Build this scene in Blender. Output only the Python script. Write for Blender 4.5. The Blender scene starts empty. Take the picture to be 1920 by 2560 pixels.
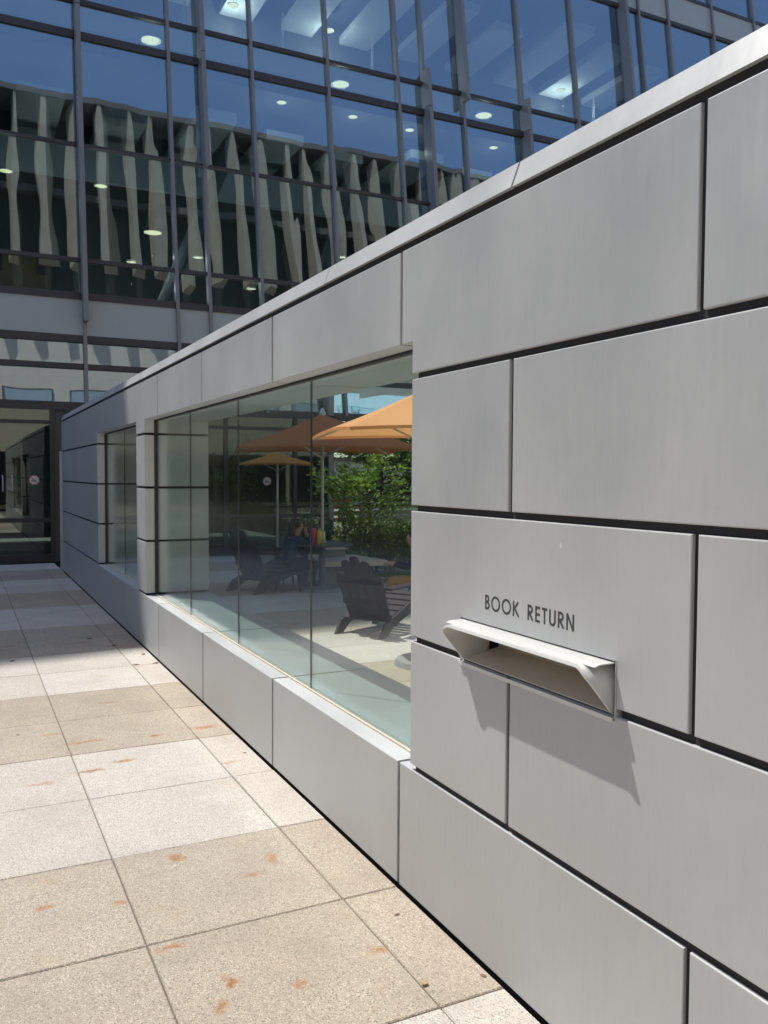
import bpy, bmesh, math, random
from mathutils import Vector, Matrix
random.seed(7)
scn = bpy.context.scene
COL = scn.collection
R = math.radians

# ------------------------------------------------------------------ camera
F_PX = 2125.4
YAW, PITCH, ROLL = 0.46302, 0.042908, 0.005181
CAM = Vector((-1.5704, 0.0, 1.667))
fw = Vector((math.sin(YAW)*math.cos(PITCH), math.cos(YAW)*math.cos(PITCH), -math.sin(PITCH)))
rt = Vector((math.cos(YAW), -math.sin(YAW), 0))
up = rt.cross(fw)
rt2 = rt*math.cos(ROLL) + up*math.sin(ROLL)
up2 = -rt*math.sin(ROLL) + up*math.cos(ROLL)
cd = bpy.data.cameras.new('camera'); cam = bpy.data.objects.new('camera', cd); COL.objects.link(cam)
m = Matrix((rt2, up2, -fw)).transposed().to_4x4(); m.translation = CAM
cam.matrix_world = m
cd.sensor_fit = 'VERTICAL'; cd.sensor_height = 36.0; cd.lens = F_PX/2560*36.0
cd.clip_start = 0.05; cd.clip_end = 2000
scn.camera = cam

# ------------------------------------------------------------------ sky and sun
KX, KY = 0.28, 0.37                       # sun direction: (-KX, KY, 1)
sdir = Vector((-KX, KY, 1)).normalized()
SUN_EL = math.asin(sdir.z); SUN_AZ = math.atan2(sdir.x, sdir.y)
w = bpy.data.worlds.new('World'); scn.world = w; w.use_nodes = True
nt = w.node_tree; bg = nt.nodes['Background']
sky = nt.nodes.new('ShaderNodeTexSky'); sky.sky_type = 'NISHITA'; sky.sun_disc = False
sky.sun_elevation = SUN_EL; sky.sun_rotation = SUN_AZ
sky.air_density = 1.0; sky.dust_density = 1.1; sky.ozone_density = 2.6
nt.links.new(sky.outputs[0], bg.inputs[0]); bg.inputs[1].default_value = 0.15
sl = bpy.data.lights.new('sun', 'SUN'); sl.energy = 3.4; sl.angle = R(0.53); sl.color = (1, .955, .88)
so = bpy.data.objects.new('sun', sl); COL.objects.link(so)
so.rotation_euler = sdir.to_track_quat('Z', 'Y').to_euler(); so.location = (-10, 10, 40)
vs = scn.view_settings
vs.view_transform = 'Standard'; vs.look = 'None'; vs.gamma = 1; vs.exposure = 0.56; vs.use_curve_mapping = False
cy = scn.cycles
cy.use_denoising = True; cy.max_bounces = 10; cy.transparent_max_bounces = 24; cy.glossy_bounces = 6
cy.sample_clamp_indirect = 25; cy.caustics_reflective = True; cy.blur_glossy = 0.2; cy.caustics_refractive = False

# ------------------------------------------------------------------ material helpers
def mat(name):
    mt = bpy.data.materials.new(name); mt.use_nodes = True
    return mt, mt.node_tree, mt.node_tree.nodes['Principled BSDF']
def N(nt, t, **kw):
    n = nt.nodes.new('ShaderNode'+t)
    for k, v in kw.items():
        if k in n.inputs: n.inputs[k].default_value = v
        else: setattr(n, k, v)
    return n
def math_(nt, op, a, b=None, c=None, clamp=False):
    n = nt.nodes.new('ShaderNodeMath'); n.operation = op; n.use_clamp = clamp
    for i, q in enumerate((a, b, c)):
        if q is None: continue
        if hasattr(q, 'is_output'): nt.links.new(q, n.inputs[i])
        else: n.inputs[i].default_value = q
    return n.outputs[0]
def mix(nt, fac, a, b, bt='MIX'):
    n = nt.nodes.new('ShaderNodeMix'); n.data_type = 'RGBA'; n.blend_type = bt
    for s, q in ((0, fac), (6, a), (7, b)):
        if hasattr(q, 'is_output'): nt.links.new(q, n.inputs[s])
        else: n.inputs[s].default_value = q if s == 0 else (*q, 1)
    return n.outputs[2]
def ramp(nt, src, a, b, smooth=False):
    n = nt.nodes.new('ShaderNodeMapRange'); nt.links.new(src, n.inputs[0])
    n.inputs[1].default_value = a; n.inputs[2].default_value = b
    n.inputs[3].default_value = 0; n.inputs[4].default_value = 1
    if smooth: n.interpolation_type = 'SMOOTHSTEP'
    return n.outputs[0]
def wpos(nt, scale=(1, 1, 1)):
    g = nt.nodes.new('ShaderNodeNewGeometry'); mp = nt.nodes.new('ShaderNodeMapping')
    mp.inputs['Scale'].default_value = scale; nt.links.new(g.outputs['Position'], mp.inputs[0])
    return mp.outputs[0]
def noise(nt, vec, scale, detail=3, rough=.5):
    n = N(nt, 'TexNoise'); n.inputs['Scale'].default_value = scale; n.inputs['Detail'].default_value = detail
    n.inputs['Roughness'].default_value = rough; nt.links.new(vec, n.inputs['Vector']); return n.outputs[0]
def bump(nt, p, h, strength, dist):
    b = N(nt, 'Bump'); b.inputs['Strength'].default_value = strength; b.inputs['Distance'].default_value = dist
    nt.links.new(h, b.inputs['Height']); nt.links.new(b.outputs[0], p.inputs['Normal']); return b
def plain(name, col, rough=.6, metal=0., var=.12, scale=6., bmp=0., spec=.5):
    mt, nt, p = mat(name)
    v = noise(nt, wpos(nt), scale, 4)
    d = tuple(c*(1-var) for c in col); l = tuple(min(1, c*(1+var)) for c in col)
    nt.links.new(mix(nt, v, d, l), p.inputs['Base Color'])
    p.inputs['Roughness'].default_value = rough; p.inputs['Metallic'].default_value = metal
    p.inputs['Specular IOR Level'].default_value = spec
    if bmp: bump(nt, p, v, bmp, .01)
    return mt

def mat_panel():
    mt, nt, p = mat('zinc_panel')
    P = wpos(nt)
    oi = N(nt, 'ObjectInfo')
    st = noise(nt, wpos(nt, (9, 9, .7)), 6, 5, .65)          # vertical run marks
    cl = ramp(nt, noise(nt, wpos(nt, (1, 1, .8)), 1.5, 5, .6), .3, .7)                                # broad oxide clouding
    fine = noise(nt, wpos(nt, (1, 1, .35)), 60, 3)
    base = mix(nt, cl, (.425, .441, .443), (.50, .513, .512))
    base = mix(nt, math_(nt, 'MULTIPLY', ramp(nt, st, .4, .75), .24), base, (.56, .56, .55))
    base = mix(nt, math_(nt, 'MULTIPLY', ramp(nt, fine, .45, .7), .06), base, (.34, .34, .345))
    base = mix(nt, 1.0, base, mix(nt, oi.outputs['Random'], (.93, .935, .94), (1, 1, 1)), 'MULTIPLY')
    # scuffs and drip marks
    sc = N(nt, 'TexVoronoi'); sc.inputs['Scale'].default_value = 7; nt.links.new(wpos(nt, (1, 1, .45)), sc.inputs['Vector'])
    scm = math_(nt, 'MULTIPLY', ramp(nt, sc.outputs['Distance'], .035, .015), ramp(nt, noise(nt, P, 2.1, 2), .5, .56))
    base = mix(nt, math_(nt, 'MULTIPLY', scm, .8), base, (.78, .78, .76))
    nt.links.new(base, p.inputs['Base Color'])
    p.inputs['Metallic'].default_value = .2
    rg = math_(nt, 'ADD', math_(nt, 'MULTIPLY', st, .16), math_(nt, 'MULTIPLY', cl, .18))
    nt.links.new(math_(nt, 'ADD', rg, .30), p.inputs['Roughness'])
    bump(nt, p, math_(nt, 'ADD', noise(nt, P, 1.1, 1), math_(nt, 'MULTIPLY', fine, .02)), .25, .02)
    return mt

def mat_glass(name, tint, r0, wavy=0., gtint=(1, 1, 1), rough=.008):
    mt = bpy.data.materials.new(name); mt.use_nodes = True; nt = mt.node_tree
    for n in list(nt.nodes): nt.nodes.remove(n)
    out = N(nt, 'OutputMaterial'); mx = N(nt, 'MixShader')
    tr = N(nt, 'BsdfTransparent'); tr.inputs[0].default_value = (*tint, 1)
    gl = N(nt, 'BsdfGlossy'); gl.inputs['Roughness'].default_value = rough; gl.inputs['Color'].default_value = (*gtint, 1)
    lw = N(nt, 'LayerWeight'); lw.inputs['Blend'].default_value = .5
    f5 = math_(nt, 'POWER', lw.outputs['Facing'], 5)
    fr = math_(nt, 'ADD', math_(nt, 'MULTIPLY', f5, 1-r0), r0)
    nt.links.new(fr, mx.inputs[0]); nt.links.new(tr.outputs[0], mx.inputs[1]); nt.links.new(gl.outputs[0], mx.inputs[2])
    if wavy:
        oi = N(nt, 'ObjectInfo'); P = wpos(nt, (1.4, 1, .33))
        add = N(nt, 'VectorMath'); add.operation = 'ADD'; nt.links.new(P, add.inputs[0])
        cb = N(nt, 'CombineXYZ'); nt.links.new(math_(nt, 'MULTIPLY', oi.outputs['Random'], 37), cb.inputs[1]); nt.links.new(cb.outputs[0], add.inputs[1])
        h = noise(nt, add.outputs[0], 1.25, 1.2, .4)
        b = N(nt, 'Bump'); b.inputs['Strength'].default_value = 1; b.inputs['Distance'].default_value = wavy
        nt.links.new(h, b.inputs['Height']); nt.links.new(b.outputs[0], gl.inputs['Normal'])
    nt.links.new(mx.outputs[0], out.inputs[0])
    return mt

# rust / leaf stains on the walk: (x, y, radius_x, radius_y, strength)
STAINS = [(-.44, 1.66, .075, .045, 1.), (-.78, 1.68, .06, .04, 1.), (-1.30, 2.02, .03, .06, .8), (-1.1, 1.95, .02, .02, .7), (-.20, 2.02, .03, .02, .8), (-.36, 2.08, .022, .03, .8),
          (-.28, 2.62, .03, .022, .7), (-.60, 2.55, .02, .02, .6), (-1.33, 2.28, .028, .075, .95), (-1.42, 2.65, .05, .02, .8),
          (-1.30, 3.45, .03, .02, .6), (-.80, 2.66, .018, .03, .8), (-.86, 2.55, .018, .03, .7), (-1.03, 3.35, .03, .02, .6),
          (-.75, 3.65, .03, .035, .7), (-.92, 2.95, .04, .02, .7), (-.50, 3.35, .03, .02, .6), (-.38, 3.45, .02, .05, .6),
          (-.74, 5.05, .05, .02, .8), (-.93, 4.95, .08, .02, .8), (-.90, 5.5, .10, .02, .7), (-.48, 5.45, .03, .03, .8),
          (-.15, 5.5, .08, .03, .7), (-.20, 4.75, .05, .02, .6), (-1.20, 4.85, .06, .02, .6), (-1.05, 5.75, .06, .02, .6),
          (-.62, 6.4, .06, .02, .5), (-1.15, 8.9, .10, .03, .5), (-.5, 8.8, .10, .03, .4), (-.22, 8.5, .10, .03, .4)]
def mat_tile(name, c0, c1, stain):
    mt, nt, p = mat(name)
    P = wpos(nt); oi = N(nt, 'ObjectInfo')
    vo = N(nt, 'TexVoronoi'); vo.inputs["Scale"].default_value = 250; nt.links.new(P, vo.inputs['Vector'])
    sep = N(nt, 'SeparateColor'); nt.links.new(vo.outputs['Color'], sep.inputs[0])
    big = noise(nt, P, 3.0, 4, .6)
    base = mix(nt, sep.outputs[0], c0, c1)
    base = mix(nt, ramp(nt, sep.outputs[1], .80, .9), base, tuple(c*.62 for c in c0))       # dark grains
    base = mix(nt, ramp(nt, sep.outputs[2], .86, .95), base, tuple(min(.85, c*1.35) for c in c1))
    base = mix(nt, math_(nt, 'MULTIPLY', ramp(nt, big, .38, .75), .38), base, tuple(c*.74 for c in c0))
    base = mix(nt, 1.0, base, mix(nt, oi.outputs['Random'], (.93, .92, .90), (1.03, 1.03, 1.04)), 'MULTIPLY')
    if stain:
        g = nt.nodes.new('ShaderNodeNewGeometry')
        nz = N(nt, 'TexNoise'); nz.inputs['Scale'].default_value = 22; nz.inputs['Detail'].default_value = 4
        nt.links.new(g.outputs['Position'], nz.inputs['Vector'])
        va = N(nt, 'VectorMath'); va.operation = 'MULTIPLY_ADD'
        nt.links.new(nz.outputs['Color'], va.inputs[0]); va.inputs[1].default_value = (.09, .09, 0)
        nt.links.new(g.outputs['Position'], va.inputs[2])
        acc = None
        for (sx, sy, rx, ry, s) in STAINS:
            mp = N(nt, 'Mapping'); mp.vector_type = 'TEXTURE'
            mp.inputs['Location'].default_value = (sx+.045, sy+.045, 0); mp.inputs['Scale'].default_value = (rx, ry, 1000)
            nt.links.new(va.outputs[0], mp.inputs[0])
            ln = N(nt, 'VectorMath'); ln.operation = 'LENGTH'; nt.links.new(mp.outputs[0], ln.inputs[0])
            v = math_(nt, 'MULTIPLY', ramp(nt, ln.outputs['Value'], 1.6, .45), s)
            acc = v if acc is None else math_(nt, 'MAXIMUM', acc, v)
        patch = noise(nt, P, 70, 3, .7)
        fac = math_(nt, 'MULTIPLY', acc, ramp(nt, patch, .28, .48))
        base = mix(nt, math_(nt, 'MULTIPLY', fac, .95), base, (.35, .145, .03))
        base = mix(nt, math_(nt, 'MULTIPLY', ramp(nt, fac, .6, 1.), .75), base, (.12, .055, .02))
        # faint ochre blotches everywhere
        och = math_(nt, 'MULTIPLY', ramp(nt, noise(nt, P, 4.2, 4, .65), .60, .75), .22)
        base = mix(nt, och, base, (.45, .30, .14))
    nt.links.new(base, p.inputs['Base Color'])
    p.inputs['Roughness'].default_value = .82; p.inputs['Specular IOR Level'].default_value = .3
    bump(nt, p, vo.outputs['Distance'], .75, .004)
    return mt

def mat_leaf(name, a, b):
    mt, nt, p = mat(name)
    g = nt.nodes.new('ShaderNodeNewGeometry')
    nt.links.new(mix(nt, g.outputs['Random Per Island'], a, b), p.inputs['Base Color'])
    p.inputs['Roughness'].default_value = .45
    tl = N(nt, 'BsdfTranslucent'); nt.links.new(mix(nt, .5, b, (b[0]*1.5, b[1]*1.5, b[2])), tl.inputs[0])
    mx = N(nt, 'MixShader'); mx.inputs[0].default_value = .35
    nt.links.new(p.outputs[0], mx.inputs[1]); nt.links.new(tl.outputs[0], mx.inputs[2])
    nt.links.new(mx.outputs[0], nt.nodes['Material Output'].inputs[0])
    return mt
def mat_canvas(name, col):
    mt, nt, p = mat(name)
    v = noise(nt, wpos(nt), 2.5, 3)
    nt.links.new(mix(nt, v, tuple(c*.86 for c in col), col), p.inputs['Base Color'])
    p.inputs['Roughness'].default_value = .85
    tl = N(nt, 'BsdfTranslucent'); tl.inputs[0].default_value = (*col, 1)
    mx = N(nt, 'MixShader'); mx.inputs[0].default_value = .3
    nt.links.new(p.outputs[0], mx.inputs[1]); nt.links.new(tl.outputs[0], mx.inputs[2])
    nt.links.new(mx.outputs[0], nt.nodes['Material Output'].inputs[0])
    return mt
def mat_emit(name, col, s):
    mt, nt, p = mat(name)
    p.inputs['Base Color'].default_value = (0, 0, 0, 1); p.inputs['Specular IOR Level'].default_value = 0
    p.inputs['Emission Color'].default_value = (*col, 1); p.inputs['Emission Strength'].default_value = s
    return mt

M = dict(
    panel=mat_panel(),
    core=plain('dark_backing', (.018, .018, .019), .8),
    gasket=plain('dark_gasket', (.02, .02, .02), .6),
    sealant=plain('beige_sealant', (.55, .47, .36), .7),
    glass=mat_glass('window_glass', (.895, .968, .94), .055, .00025, rough=.145),
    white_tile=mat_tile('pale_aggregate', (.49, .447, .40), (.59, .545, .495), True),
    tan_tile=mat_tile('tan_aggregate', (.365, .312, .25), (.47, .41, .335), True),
    joint=plain('joint_sand', (.17, .15, .12), .9),
    ground=plain('ground_soil', (.20, .18, .15), .9, scale=1.5),
    letter=plain('dark_vinyl', (.045, .045, .05), .5),
    hood=plain('slot_steel', (.60, .605, .59), .36, .25, .05),
    beige_metal=plain('slot_plate', (.62, .55, .46), .5, .1),
    mullion=plain('grey_aluminium', (.23, .225, .24), .42, .35, .06),
    transom=plain('dark_bronze', (.060, .055, .060), .45, .3),
    spandrel=plain('spandrel_grey', (.38, .405, .41), .35, 0, .06, 1.5),
    fglass=mat_glass('facade_glass', (.66, .80, .88), .27, .0028, (.88, .95, 1.0)),
    gglass=mat_glass('entrance_glass', (.50, .58, .54), .12, .0016, (.93, 1, .95)),
    slab=plain('interior_concrete', (.16, .17, .18), .8),
    ceil=plain('dark_ceiling', (.10, .115, .13), .9),
    strip=plain('ceiling_board', (.55, .57, .56), .8, var=.05),
    inner=plain('interior_wall', (.10, .10, .095), .8, scale=.8),
    lamp=mat_emit('lamp_glow', (1, .84, .42), 1.5),
    shade=plain('lamp_shade', (.03, .03, .03), .5),
    cardboard=plain('cardboard', (.62, .33, .12), .8),
    beige=plain('beige_render', (.66, .59, .48), .8, scale=2),
    fin=plain('fin_board', (.36, .32, .235), .8, var=.3, scale=1.2),
    darkglass=plain('dark_glazing', (.02, .024, .026), .08, 0, .2, .6),
    paleglass=plain('pale_glazing', (.42, .47, .44), .15, .3, .1, .6),
    recess=plain('shaded_recess', (.022, .024, .017), .6, spec=.2),
    concrete=plain('grey_concrete', (.13, .125, .115), .85, scale=1.2),
    canvas=mat_canvas('shaded_orange_canvas', (.50, .19, .075)),  # orange cloth with the building's shade put into its colour
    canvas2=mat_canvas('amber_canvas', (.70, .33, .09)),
    sun_canvas=mat_canvas('sunlit_orange_canvas', (.98, .46, .19)),  # orange cloth again, sunlight put into the paler colour
    pole=plain('brushed_pole', (.50, .49, .46), .35, .6),
    chair=plain('dark_chair_board', (.016, .012, .012), .6),
    maroon=plain('maroon_chair_board', (.028, .008, .009), .6),
    table=plain('table_laminate', (.10, .11, .115), .4),
    stone=plain('cream_stone', (.62, .56, .45), .75),
    greybox=plain('grey_planter', (.22, .225, .23), .7),
    pink=plain('pink_plastic', (.75, .06, .22), .35, var=.03),
    yellow=plain('yellow_plastic', (.75, .60, .02), .35, var=.03),
    black=plain('black_plastic', (.02, .02, .02), .4),
    leaf=mat_leaf('shrub_leaf', (.06, .11, .02), (.34, .38, .05)),
    leaf2=mat_leaf('tree_leaf', (.06, .13, .025), (.26, .38, .06)),
    leaf3=mat_leaf('dark_leaf', (.03, .06, .018), (.11, .17, .035)),
    grass=mat_leaf('lawn_blade', (.05, .11, .015), (.12, .22, .035)),
    bark=plain('bark', (.075, .055, .04), .9, scale=20, bmp=.4),
    wood=plain('orange_timber', (.32, .13, .045), .7),
    farwall=plain('far_white_wall', (.55, .55, .54), .8, scale=.4),
    skin=plain('skin', (.50, .25, .17), .5, var=.05),
    hair=plain('brown_hair', (.045, .025, .015), .5, scale=40),
    navy=plain('navy_cloth', (.02, .035, .08), .8),
    blackcloth=plain('black_cloth', (.012, .012, .013), .85),
    denim=plain('denim', (.05, .09, .15), .85),
    mustard=plain('mustard_cloth', (.42, .21, .04), .85),
    sticker=plain('sticker_white', (.72, .68, .66), .6, var=.02),
    red=plain('sticker_red', (.45, .10, .10), .6, var=.02),
    pebble=plain('pebble', (.42, .30, .17), .8),
    litter=plain('dry_leaf', (.17, .10, .055), .8),
    steelpale=plain('pale_strip', (.62, .60, .56), .4, .3),
)

# ------------------------------------------------------------------ mesh helpers
class MB:
    def __init__(s): s.v = []; s.f = []; s.mi = []; s.cur = 0
    def add(s, vs, fs):
        o = len(s.v); s.v += [tuple(q) for q in vs]; s.f += [tuple(i+o for i in q) for q in fs]; s.mi += [s.cur]*len(fs); return s
    def box(s, x0, x1, y0, y1, z0, z1, fn=None):
        vs = [(x, y, z) for z in (z0, z1) for (x, y) in ((x0, y0), (x1, y0), (x1, y1), (x0, y1))]
        if fn: vs = [fn(*q) for q in vs]
        return s.add(vs, [(3, 2, 1, 0), (4, 5, 6, 7), (0, 1, 5, 4), (1, 2, 6, 5), (2, 3, 7, 6), (3, 0, 4, 7)])
    def cham(s, x0, x1, y0, y1, z0, z1, c=.004, fn=None):
        """box with chamfered edges on the -x face (and top edge)"""
        B = [(x1, y0, z0), (x1, y1, z0), (x1, y1, z1), (x1, y0, z1)]
        Q = [(x0+c, q[1], q[2]) for q in B]
        I = [(x0, y0+c, z0+c), (x0, y1-c, z0+c), (x0, y1-c, z1-c), (x0, y0+c, z1-c)]
        vs = B+Q+I
        fs = [(0, 1, 2, 3), (8, 11, 10, 9)]
        for i in range(4):
            j = (i+1) % 4
            fs += [(i, i+4, j+4, j), (i+4, i+8, j+8, j+4)]
        if fn: vs = [fn(*q) for q in vs]
        return s.add(vs, fs)
    def prism(s, poly, a, b, axis='x'):
        n = len(poly)
        def P(t, q): return {'x': (t, q[0], q[1]), 'y': (q[0], t, q[1]), 'z': (q[0], q[1], t)}[axis]
        vs = [P(a, q) for q in poly]+[P(b, q) for q in poly]
        return s.add(vs, [tuple(range(n))[::-1], tuple(range(n, 2*n))]+[(i, (i+1) % n, (i+1) % n+n, i+n) for i in range(n)])
    def tube(s, pts, rad, n=10, cap=True):
        pts = [Vector(p) for p in pts]; k = len(pts)
        rad = rad if isinstance(rad, (list, tuple)) else [rad]*k
        o = len(s.v); prev = None
        for i, p in enumerate(pts):
            t = (pts[min(i+1, k-1)]-pts[max(i-1, 0)]).normalized()
            a = t.orthogonal().normalized() if prev is None else (prev-t*prev.dot(t)).normalized()
            prev = a; b = t.cross(a)
            for j in range(n):
                th = 2*math.pi*j/n; q = p+(a*math.cos(th)+b*math.sin(th))*rad[i]; s.v.append(tuple(q))
        for i in range(k-1):
            for j in range(n):
                s.f.append((o+i*n+j, o+i*n+(j+1) % n, o+(i+1)*n+(j+1) % n, o+(i+1)*n+j)); s.mi.append(s.cur)
        if cap:
            s.f.append(tuple(o+j for j in range(n))[::-1]); s.f.append(tuple(o+(k-1)*n+j for j in range(n))); s.mi += [s.cur]*2
        return s
    def lathe(s, prof, c=(0, 0, 0), n=16):
        o = len(s.v)
        for (r, z) in prof:
            for j in range(n):
                th = 2*math.pi*j/n; s.v.append((c[0]+r*math.cos(th), c[1]+r*math.sin(th), c[2]+z))
        for i in range(len(prof)-1):
            for j in range(n):
                s.f.append((o+i*n+j, o+i*n+(j+1) % n, o+(i+1)*n+(j+1) % n, o+(i+1)*n+j)); s.mi.append(s.cur)
        return s
    def mesh(s, name, mats, smooth=False):
        me = bpy.data.meshes.new(name); me.from_pydata(s.v, [], s.f)
        mats = mats if isinstance(mats, (list, tuple)) else [mats]
        for q in mats: me.materials.append(q)
        if len(mats) > 1: me.polygons.foreach_set('material_index', s.mi)
        bm = bmesh.new(); bm.from_mesh(me); bmesh.ops.recalc_face_normals(bm, faces=bm.faces); bm.to_mesh(me); bm.free()
        if smooth:
            me.polygons.foreach_set('use_smooth', [True]*len(me.polygons))
        me.update(); return me
    def obj(s, name, mats, parent=None, smooth=False, raw=False):
        if raw:
            me = bpy.data.meshes.new(name); me.from_pydata(s.v, [], s.f); me.materials.append(mats)
        else: me = s.mesh(name, mats, smooth)
        return link(bpy.data.objects.new(name, me), parent)
def link(o, parent=None):
    COL.objects.link(o)
    if parent is not None:
        o.parent = parent
        o.matrix_parent_inverse = parent.matrix_basis.inverted()
    return o
def empty(name, loc=(0, 0, 0)):
    o = bpy.data.objects.new(name, None); o.location = loc; COL.objects.link(o); return o
def tag(o, label=None, cat=None, group=None, kind=None):
    if label: o['label'] = label
    if cat: o['category'] = cat
    if group: o['group'] = group
    if kind: o['kind'] = kind
    return o
def smooth_by_angle(o, ang=40):
    me = o.data; me.polygons.foreach_set('use_smooth', [True]*len(me.polygons))
    try: me.set_sharp_from_angle(angle=R(ang))
    except Exception: pass

# ------------------------------------------------------------------ ground and paving
g = MB().add([(-900, -900, -.10), (900, -900, -.10), (900, 900, -.10), (-900, 900, -.10)], [(0, 1, 2, 3)]).obj('ground', M['ground'])
tag(g, kind='structure')
TILE = .7585
walk = MB().box(-14.5, -.004, -9.5, 16.95, -.08, -.012).obj('walkway', M['joint']); tag(walk, kind='structure')
patio = MB().box(.606, 12.5, -3, 16.95, -.08, -.012).obj('patio', M['joint']); tag(patio, kind='structure')
tile_mesh = {}
def tile(x0, x1, y0, y1, white, par):
    j = .0024
    key = (round(x1-x0, 3), round(y1-y0, 3), white)
    if key not in tile_mesh:
        a, b, c = (x1-x0)-2*j, (y1-y0)-2*j, .004
        mb = MB()
        V = [(0, 0, -.05), (a, 0, -.05), (a, b, -.05), (0, b, -.05), (0, 0, -c), (a, 0, -c), (a, b, -c), (0, b, -c), (c, c, 0), (a-c, c, 0), (a-c, b-c, 0), (c, b-c, 0)]
        mb.add(V, [(0, 3, 2, 1)]+[(i, (i+1) % 4, (i+1) % 4+4, i+4) for i in range(4)]+[(i+4, (i+1) % 4+4, (i+1) % 4+8, i+8) for i in range(4)]+[(8, 9, 10, 11)])
        tile_mesh[key] = mb.mesh('paving_tile', M['white_tile'] if white else M['tan_tile'])
    o = bpy.data.objects.new('paving_tile', tile_mesh[key]); o.location = (x0+j, y0+j, random.uniform(-.0015, .0012)); link(o, par)
ROW0 = 2.245
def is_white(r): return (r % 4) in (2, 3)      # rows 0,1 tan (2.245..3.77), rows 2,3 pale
for r in range(-3, 20):
    y0 = ROW0 + r*.7575; y1 = y0+.7575
    if y1 > 16.95: y1 = 16.94
    if y1-y0 < .05: continue
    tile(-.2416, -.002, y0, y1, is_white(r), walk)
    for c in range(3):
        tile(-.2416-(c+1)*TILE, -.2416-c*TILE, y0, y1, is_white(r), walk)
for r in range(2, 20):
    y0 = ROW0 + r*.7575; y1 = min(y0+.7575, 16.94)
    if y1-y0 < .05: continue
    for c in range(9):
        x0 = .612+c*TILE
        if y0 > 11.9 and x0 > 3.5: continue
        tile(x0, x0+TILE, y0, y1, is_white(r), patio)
# plain field beyond the tiled strips
pf = MB()
pf.box(-14.4, -2.53, -9.4, 16.9, -.011, -.003); pf.box(-2.51, -.02, -9.4, -.05, -.011, -.004)
tag(pf.obj('plaza', M['white_tile']), kind='structure')
pf2 = MB(); pf2.box(.62, 12.4, -2.9, 3.74, -.011, -.004); pf2.box(7.45, 12.4, 3.76, 12.9, -.011, -.005)
tag(pf2.obj('patio_field', M['white_tile']), kind='structure')

# ------------------------------------------------------------------ clad garden wall
TH = .61
wall = empty('clad_wall', (0, 6.5, 0))
tag(wall, 'long grey metal clad wall with a glazed opening, running up to the glass building', 'wall')
TOPS = [.513, 1.021, 1.530, 2.038, 2.547]; GAP = .023
BOT = [.012]+[t+GAP for t in TOPS[:-1]]
SILL, HEAD = .513, 2.183
W1 = (2.908, 8.217); W2 = (8.644, 11.30); YEND = 15.5; YBEG = -1.57
SL_Y0, SL_Y1, SL_TOP = 1.743, 2.538, 1.170
hg = .0100
# backing core
c = MB()
c.box(.012, TH-.02, YBEG+.02, YEND-.02, -.05, .488)
c.box(.012, TH-.02, YBEG+.02, W1[0]-.03, .488, 1.008)
c.box(.012, TH-.02, YBEG+.02, W1[0]-.03, 1.186, 2.590)
c.box(.012, TH-.02, YBEG+.02, SL_Y0-.012, 1.008, 1.186)
c.box(.012, TH-.02, SL_Y1+.012, W1[0]-.03, 1.008, 1.186)
c.box(.24, TH-.02, SL_Y0-.012, SL_Y1+.012, 1.008, 1.186)
c.box(.012, TH-.02, W1[0]-.03, W2[1]+.03, 2.215, 2.590)
c.box(.012, TH-.02, W1[1]+.03, W2[0]-.03, .488, 2.215)
c.box(.012, TH-.02, W2[1]+.03, YEND-.02, .488, 2.590)
c.obj('backing', M['core'], wall)
def poly_panel(poly, x0=0., x1=.03, ch=.0035):
    """panel of any yz outline with a chamfered front edge"""
    bm = bmesh.new()
    vb = [bm.verts.new((x1, *q)) for q in poly]; f = bm.faces.new(vb)
    ex = bmesh.ops.extrude_face_region(bm, geom=[f])
    vs = [e for e in ex['geom'] if isinstance(e, bmesh.types.BMVert)]
    for q in vs: q.co.x = x0
    bmesh.ops.recalc_face_normals(bm, faces=bm.faces)
    ff = [e for e in bm.faces if all(abs(q.co.x-x0) < 1e-6 for q in e.verts)]
    ed = list({e for q in ff for e in q.edges})
    bmesh.ops.bevel(bm, geom=ed, offset=ch, segments=2, profile=.5, affect='EDGES')
    me = bpy.data.meshes.new('panel'); bm.to_mesh(me); bm.free(); me.materials.append(M['panel'])
    o = link(bpy.data.objects.new('panel', me), wall); return o
def rect(y0, y1, z0, z1): return [(y0, z0), (y1, z0), (y1, z1), (y0, z1)]
def jit(): return random.uniform(-.0012, .0012)
BJ = [YBEG, -.04, 1.481, 3.004, 4.553, 6.094, 7.630, 9.225, 10.82, 12.40, 13.95, YEND]
# base course: full depth so that its top is the sill
for a, b in zip(BJ[:-1], BJ[1:]):
    poly_panel(rect(a+hg, b-hg, BOT[0], TOPS[0]), 0+jit(), TH if b > 2.9 else .03)
# solid near part, courses 2-4
for ci, js in ((1, [YBEG, -.80, .72, 2.247, W1[0]]), (2, [YBEG, -.04, 1.481, W1[0]]), (3, [YBEG, -.80, .72, 2.247, W1[0]])):
    for a, b in zip(js[:-1], js[1:]):
        e = 0 if b == W1[0] else hg
        if ci == 2 and b == W1[0]:
            poly = [(a+hg, BOT[ci]), (SL_Y0, BOT[ci]), (SL_Y0, SL_TOP), (SL_Y1, SL_TOP), (SL_Y1, BOT[ci]), (b, BOT[ci]), (b, TOPS[ci]), (a+hg, TOPS[ci])]
        else: poly = rect(a+hg, b-e, BOT[ci], TOPS[ci])
        poly_panel(poly, jit(), .03)
    MB().box(.0305, TH, W1[0]-.028, W1[0], BOT[ci], TOPS[ci]).obj('jamb_panel', M['panel'], wall)
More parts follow.
